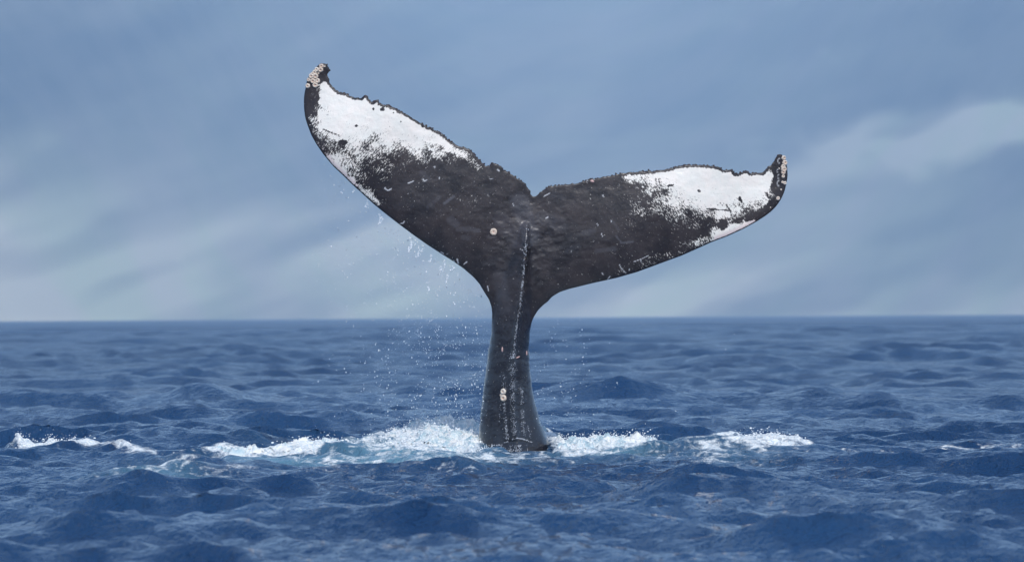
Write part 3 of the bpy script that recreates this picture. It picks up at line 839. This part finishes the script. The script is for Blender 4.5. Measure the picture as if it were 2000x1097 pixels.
# bean-sized raised knobs: pink sore spots and slits on the tail stock
def pad(px_, py_, a, b, ang_, mat, name, label=None, h=0.006):
    loc, nrm = on_skin(px_, py_)
    n = 14; V = [(0, 0, h)]
    for k, (rr, hh) in enumerate([(.6, h * .8), (1.0, -h)]):
        for i in range(n):
            t = 2 * math.pi * i / n
            V.append((a * PXM * rr * math.cos(t), b * PXM * rr * math.sin(t) * (1 - .25 * math.cos(t)), hh))
    T = []
    for i in range(n):
        j = (i + 1) % n
        T.append((0, 1 + i, 1 + j)); T.append((1 + i, 1 + n + i, 1 + n + j)); T.append((1 + i, 1 + n + j, 1 + j))
    o = link(name, make_mesh(name, np.array(V), np.array(T)), mat, whale)
    z = nrm; x = Vector((math.cos(rad(ang_)), 0, math.sin(rad(ang_)))); x = (x - z * x.dot(z)).normalized(); y = z.cross(x)
    o.matrix_local = Matrix(((x[0], y[0], z[0], loc[0]), (x[1], y[1], z[1], loc[1]), (x[2], y[2], z[2], loc[2]), (0, 0, 0, 1)))
    if label: o['label'] = label
pk = NT('pink_flesh'); pk.bsdf(Base_Color=rgb(0.55, 0.36, 0.34), Roughness=0.45); pk = pk.m
pad(981, 682, 6.5, 2.2, 88, pk, 'skin_scar', 'pale pink slit scar on the stock')
pad(1028.5, 689, 6, 1.8, 100, pk, 'skin_scar', 'pale slit scar near the right flank')
pad(1157, 354, 5, 3.0, -20, pk, 'skin_scar', 'pink sore on the ragged edge')
pad(1012, 697, 7, 1.6, 8, pk, 'skin_scar')

# ------------------------------------------------------------------ drops and spray
def ico():
    t = (1 + 5 ** .5) / 2
    v = np.array([(-1, t, 0), (1, t, 0), (-1, -t, 0), (1, -t, 0), (0, -1, t), (0, 1, t), (0, -1, -t), (0, 1, -t), (t, 0, -1), (t, 0, 1), (-t, 0, -1), (-t, 0, 1)], float)
    v /= np.linalg.norm(v[0])
    f = np.array([(0, 11, 5), (0, 5, 1), (0, 1, 7), (0, 7, 10), (0, 10, 11), (1, 5, 9), (5, 11, 4), (11, 10, 2), (10, 7, 6), (7, 1, 8), (3, 9, 4), (3, 4, 2), (3, 2, 6), (3, 6, 8), (3, 8, 9), (4, 9, 5), (2, 4, 11), (6, 2, 10), (8, 6, 7), (9, 8, 1)])
    return v, f
IV, IF = ico()
def blobs(name, cen, rad3, mat, label, cat):
    cen = np.array(cen); rad3 = np.array(rad3); n = len(cen)
    r = np.random.default_rng(77)
    J = 1 + r.uniform(-.18, .18, (n, 12, 1))
    V = cen[:, None, :] + IV[None] * J * rad3[:, None, :]
    Fq = (IF[None] + (np.arange(n) * 12)[:, None, None]).reshape(-1, 3)
    o = link(name, make_mesh(name, V.reshape(-1, 3), Fq), mat)
    tag(o, label, cat, kind='stuff')
    return o
kc = []; kr = []
for edge_, skip in ((lt, (1020, 1060)), (rt, (1500, 1540))):
    for k_ in range(230):
        j_ = random.randrange(8, len(edge_) - 10); ex, ey = edge_[j_]
        if skip[0] < ex < skip[1] or 640 > ex or ey < 150: continue
        if vnoise(np.array([ex / 22]), np.array([3.0]), 231)[0] < random.uniform(.15, .7): continue
        s_k = random.uniform(.9, 2.3) * PXM
        kc.append(P(ex, ey + .3, y_centre(ex, ey)) + np.array([0, random.uniform(-.006, .006), 0])); kr.append((s_k, s_k * .8, s_k * random.uniform(.8, 1.25)))
for ex, ey, q_ in [(714, 190, 5.0), (733, 200, 3.6), (740, 203, 2.2), (672, 183, 3), (679, 185, 2.6), (1426, 334, 3.6), (1446, 337, 2.6), (1453, 336, 3.2), (1461, 337, 3), (1470, 338, 2.4), (1373, 324, 2.6), (1362, 324, 2.2), (1343, 323, 2.2), (961, 319, 2.2)]:
    kc.append(P(ex, ey, y_centre(ex, ey))); kr.append((q_ * PXM, q_ * PXM * .8, q_ * PXM))
kn = blobs('edge_knobs', kc, kr, knob_mat, None, None)
kn.parent = whale
dm = NT('water_drops'); dm.bsdf(Base_Color=rgb(0.78, 0.83, 0.88), Roughness=0.12, IOR=1.333, Alpha=1.0); DM = dm.m
g = np.random.default_rng(21)
cen = []; rr3 = []
def leadY(x):  # lower edge of the left fluke, photo y
    return np.interp(x, ll[::-1, 0][np.argsort(ll[::-1, 0])], ll[::-1, 1][np.argsort(ll[::-1, 0])])
la = ll[ll[:, 1] > 260]; o_ = np.argsort(la[:, 0]); lax, lay = la[o_, 0], la[o_, 1]
n = 0
while n < 1900:
    x = g.normal(845, 85) if g.random() < .78 else g.uniform(610, 950)
    if x < 605 or x > 955: continue
    y0 = np.interp(x, lax, lay)
    y = y0 + abs(g.normal(0, 1)) * 190 if g.random() < .45 else g.uniform(y0, 850)
    if y > 868 or y < y0 + 2: continue
    clump = vnoise(np.array([x / 16]), np.array([y / 26]), 201)[0]
    if clump < g.uniform(.1, .7): continue
    Y = g.normal(40, .35) - 0.0
    r_ = float(np.clip(g.lognormal(0.0, .42), .4, 3.2)) * 0.0020
    cen.append(P(x, y, Y)); rr3.append((r_, r_, r_ * g.uniform(1, 2.2))); n += 1
for x0, y0, L in [(800, 462, 30), (803, 470, 18), (817, 480, 24), (841, 497, 18), (867, 508, 22), (860, 520, 18), (745, 425, 12), (741, 418, 20), (716, 395, 10), (872, 535, 20), (812, 468, 12), (825, 478, 14), (884, 520, 10), (690, 370, 8), (836, 560, 14)]:
    for k in range(int(L * 1.3)):
        t = g.random(); cen.append(P(x0 + g.normal(0, 1.2) + 2 * math.sin(t * 5), y0 + t * L, 40.02)); r_ = g.uniform(.0018, .0048); rr3.append((r_ * .7, r_, r_ * 1.8))
n = 0
while n < 200:
    x = 1045 + abs(g.normal(0, 70)); y = g.uniform(565, 830)
    top = np.interp(x, [1040, 1070, 1110, 1250, 1500], [640, 600, 572, 535, 430])
    if y < top + 4 or x > 1400: continue
    if vnoise(np.array([x / 20]), np.array([y / 24]), 205)[0] < g.uniform(.3, .8): continue
    r_ = float(np.clip(g.lognormal(0, .4), .5, 2.2)) * .0022
    cen.append(P(x, y, g.normal(40, .25))); rr3.append((r_, r_, r_ * 1.2)); n += 1
for x, y, s in [(1448, 893 - 520 + 0, 0), (1508, 467, 1.6), (1465, 608, 1.4), (1434, 652, 1.6), (1417, 682, 1.5), (1257, 634, 1.4), (1415, 690, 1), (1320, 802, 2), (1380, 870, 2.4), (1300, 872, 2.2), (1235, 840, 2), (1093, 845, 1.6)]:
    if s: cen.append(P(x, y, 39.9)); r_ = .0036 * s / 1.5; rr3.append((r_, r_, r_))
blobs('falling_drops', cen, rr3, DM, 'fine white water drops raining from the edges of the flukes', 'water drops')

# spray clots over the foam
cen = []; rr3 = []
cand = np.where(ffo > 0.75)[0]
gxf, gyf = proj(fx[cand], fy[cand], 0 * fx[cand])
wgt = (ell(gxf, gyf, 860, 880, 130, 16) * 1.5 + ell(gxf, gyf, 640, 886, 120, 8) * .6 + ell(gxf, gyf, 1180, 888, 120, 12) * 1.1 + ell(gxf, gyf, 1500, 890, 60, 10) * .8 + ell(gxf, gyf, 90, 886, 90, 5) * .8 + ell(gxf, gyf, 945, 885, 22, 20) * 1.4 + 0.03)
wgt = wgt / wgt.sum()
pick = g.choice(cand, 7000, p=wgt)
hh = g.exponential(0.022, 7000)
for i, k in enumerate(pick):
    r_ = float(np.clip(g.lognormal(0, .5), .4, 3)) * .0034 / (1 + hh[i] * 9)
    cen.append((fx[k] + g.normal(0, .01), fy[k] + g.normal(0, .02), fz[k] + hh[i] + .004)); rr3.append((r_ * g.uniform(.8, 1.8), r_, r_ * g.uniform(.7, 1.3)))
# small upward jets
def jet(x0, y0, hgt, wd, Y, n_=90, lean=0):
    for k in range(n_):
        t = g.random(); wdt = wd * (1 - t) ** 1.2
        cen.append(P(x0 + lean * t + g.uniform(-1, 1) * wdt, y0 - hgt * t, Y + g.normal(0, .03)))
        r_ = .0055 * (1 - .6 * t) * g.uniform(.5, 1.2); rr3.append((r_, r_, r_ * 1.7))
jet(812, 856, 22, 7, 41.2, 130); jet(838, 852, 14, 7, 41.2, 90); jet(897, 846, 12, 3, 41, 60, -8); jet(920, 848, 12, 8, 41, 90)
jet(40, 884, 5, 8, 40.9, 50); jet(70, 886, 8, 8, 40.9, 60); jet(150, 886, 8, 12, 40.8, 80); jet(1155, 878, 12, 3, 40.9, 50, -4); jet(1500, 868, 10, 9, 40.6, 90)
jet(1065, 868, 16, 6, 41.0, 90, 4)
for q in range(14):
    jet(random.uniform(925, 960), random.uniform(878, 894), random.uniform(6, 20), random.uniform(2, 6), random.uniform(39.25, 39.6), 34, random.uniform(-6, 2))
for q in range(18):
    jet(random.uniform(955, 1075), random.uniform(890, 899), random.uniform(2, 7), random.uniform(3, 8), 39.15, 22, random.uniform(-3, 3))
jet(1078, 890, 14, 5, 39.5, 120, 5); jet(1045, 898, 6, 26, 39.3, 90)
FM = NT('spray'); FM.bsdf(Base_Color=rgb(0.86, 0.89, 0.90), Roughness=0.35, IOR=1.333); FM = FM.m
blobs('splash_spray', cen, rr3, FM, 'white spray and clots of froth thrown up above the foam beside the tail', 'spray')

# trickles of water; the pale bead rows on the keel also draw its highlight
cen = []; rr3 = []
def trickle(path, n_, sp, size):
    p = np.array(path, float); s = np.concatenate([[0], np.cumsum(np.hypot(*np.diff(p, axis=0).T))])
    for k in range(n_):
        t = g.random() * s[-1]; x = np.interp(t, s, p[:, 0]) + g.normal(0, sp); y = np.interp(t, s, p[:, 1])
        if vnoise(np.array([x / 5]), np.array([y / 7]), 211)[0] < g.uniform(.0, .7): continue
        loc, nrm = on_skin(x, y); r_ = size * float(np.clip(g.lognormal(0, .4), .4, 2.4))
        cen.append(tuple(loc)); rr3.append((r_ * .8, r_ * .6, r_ * 1.5))
RG = [(x, y) for y, x in RIDGE if 435 < y < 900]
trickle([(1029, 440), (1027, 480)], 22, 1.5, .0022)
trickle([(1027, 476), (1022, 540), (1017, 590)], 520, 1.3, .0019)  # dense pale beads standing in for the ridge highlight
trickle([(1017, 590), (1012, 620), (1006, 660), (1003, 700)], 330, 1.1, .0018)
trickle([(1004, 684), (1001, 700)], 60, 3, .0026)
trickle([(1001, 705), (1001, 740), (1002, 790), (1005, 850)], 620, 3.0, .0018)
trickle([(984, 725), (985, 760)], 50, 2.5, .002); trickle([(985, 786), (987, 820), (990, 858)], 240, 2.0, .0022); trickle([(977, 790), (975, 825)], 40, .6, .0018)
trickle([(1017, 755), (1020, 800), (1023, 850)], 240, 2.0, .0022); trickle([(1030, 830), (1036, 855)], 30, 1, .002)
trickle([(985, 864), (996, 861), (1008, 855), (1022, 857), (1038, 863)], 260, 1.5, .0026)
trickle([(1012, 868), (1011, 880), (1014, 893)], 240, 4.5, .0026)
trickle([(1000, 870), (995, 880), (999, 890)], 50, 1.5, .0022); trickle([(1028, 868), (1036, 895)], 60, .8, .002)
trickle([(948, 870), (975, 868), (988, 885)], 150, 6, .0022); trickle([(945, 885), (1075, 893)], 180, 4, .0026)
bm_ = NT('keel_water_glints'); bm_.bsdf(Base_Color=rgb(0.40, 0.43, 0.48), Roughness=0.10, IOR=1.333); 
blobs('keel_water_glints', cen, rr3, bm_.m, 'pale beads of water down the tail stock that also draw the highlight on its keel', 'water')

# ------------------------------------------------------------------ far mountain
def mountain():
    xs = np.concatenate([np.linspace(-4200, -1100, 60, endpoint=False), np.linspace(-1100, 1100, 430, endpoint=False), np.linspace(1100, 4200, 60)])
    ys = np.concatenate([np.linspace(4150, 6900, 420, endpoint=False), np.linspace(6900, 9000, 110)])
    XX, YY = np.meshgrid(xs, ys)
    sidef = np.where(XX < 0, sstep(40, 720, -XX), 0.8 * sstep(150, 800, XX))  # sides brought nearer so thinner haze darkens the corners
    shore = 6000 - 1400 * sidef + 160 * (fbm(XX / 500, YY * 0, 3, 301) - .5)
    sl_ = 0.36 + 0.40 * sidef
    run = YY - shore
    base = np.where(run < 0, np.maximum(run * .2, -6), 1250 * (1 - np.exp(-sl_ * np.maximum(run, 0) / 1250)))
    t = np.clip(run / 3000, -0.05, 1)
    d = np.array([1.0, 0.72]); d /= np.linalg.norm(d)
    along = XX * d[0] + YY * d[1]; across = XX * d[1] - YY * d[0]
    wv_ = 140 * (fbm(along / 1400, across / 900, 2, 305) - .5)
    gul = fbm(along / 2200, (across + wv_) / 300, 2, 311, .4) - .5
    z = base + gul * 26 * np.clip(t * 6, 0, 1) + (fbm(XX / 700, YY / 900, 2, 321) - .5) * 60 * np.clip(t * 3, 0, 1)
    z = z * (0.93 + 0.00002 * XX)
    q = np.arange(XX.size).reshape(XX.shape)
    Q = np.stack([q[:-1, :-1], q[:-1, 1:], q[1:, 1:], q[1:, :-1]], -1).reshape(-1, 4)
    V = np.stack([XX.ravel(), YY.ravel(), z.ravel()], -1)
    me = make_mesh('mountain', V, Q)
    # dry grass belts slanting across the slope near the shore, scrub above, one big pasture on the right; shore haze and corner shade mixed in
    ix, iy = proj(V[:, 0], V[:, 1], V[:, 2])
    ac = iy + 0.30 * ix + 22 * (fbm(ix / 300, iy / 200, 2, 371) - .5)
    belts = fbm(ix / 900, ac / 58, 2, 331, .5)
    soft = fbm(ix / 260, ac / 75, 3, 361, .5) - .5
    low = sstep(300, 590, iy + 0.06 * (1000 - ix))  # paler toward the shore: thicker sea haze put into the ground colour
    leftlow = sstep(330, 470, iy) * (1 - sstep(900, 1400, ix))
    dark = 1 - sstep(0, 900, ix) * 1.0
    up = (1 - sstep(60, 480, iy))  # upper part, where the corners are darkened in colour to imitate shade
    yy_ = iy - 262 + 0.10 * (ix - 1830)
    edge_ = (fbm(ix / 90, iy / 50, 3, 381) - .5) * 1.3
    past = sstep(0.15, 0.75, np.exp(-((ix - 1840) / 270) ** 2 - (yy_ / 62) ** 2) + edge_ * .5)
    arm = np.exp(-((iy - (345 - 0.22 * (ix - 1550) + 0.0006 * (ix - 1550) ** 2)) / 26) ** 2 - ((ix - 1600) / 200) ** 2)
    wash = np.exp(-((ix - 1600) / 300) ** 2 - ((iy - 385) / 60) ** 2)
    val = 0.26 + 0.52 * low - 0.22 * up * dark - 0.16 * up * sstep(1200, 1900, ix) + 0.85 * soft * (0.5 + low) + leftlow * 1.2 * (belts - .46)
    val = val + 1.5 * past * (0.6 + 1.4 * soft) + 0.60 * arm + 0.36 * wash
    fattr(me, 'grass', np.clip(val, 0, 1.25))  # plant cover with the painted haze and corner shade folded in
    m = NT('mountain_slope')
    geo = m.n('ShaderNodeNewGeometry'); pos = geo.outputs['Position']
    nz = m.noise(pos, 0.012, 5, 0.6)
    scrub = m.mix(m.rng(nz, .35, .65), rgb(0.045, 0.055, 0.062), rgb(0.09, 0.095, 0.095))
    dry = m.mix(m.rng(m.noise(pos, 0.004, 3), .4, .6), rgb(0.58, 0.60, 0.40), rgb(0.64, 0.59, 0.45))
    m.bsdf(Base_Color=m.mix(m.attr('grass'), scrub, dry), Roughness=0.95, Specular_IOR_Level=0.1)
    o = link('mountain', me, m.m)
    tag(o, 'hazy blue mountainside with dry pale grass streaks rising from the far shore', 'mountain', kind='structure')
mountain()

# ------------------------------------------------------------------ haze
bx = np.array([(x, y, z) for x in (-9600, 9600) for y in (-9600, 9600) for z in (-9.0, 1500.0)])
bf = np.array([(0, 1, 3, 2), (4, 6, 7, 5), (0, 4, 5, 1), (2, 3, 7, 6), (0, 2, 6, 4), (1, 5, 7, 3)])
hm = bpy.data.materials.new('haze'); hm.use_nodes = True
t = hm.node_tree; t.nodes.clear()
ho = t.nodes.new('ShaderNodeOutputMaterial'); pv = t.nodes.new('ShaderNodeVolumePrincipled')
pv.inputs['Color'].default_value = rgb(0.53, 0.755, 1.0)
pv.inputs['Density'].default_value = 1.95e-4
pv.inputs['Anisotropy'].default_value = 0.0
t.links.new(pv.outputs[0], ho.inputs['Volume'])
hz = link('haze', make_mesh('haze', bx, bf, smooth=False), hm)
tag(hz, 'pale blue sea haze veiling the far mountain', 'haze', kind='stuff')
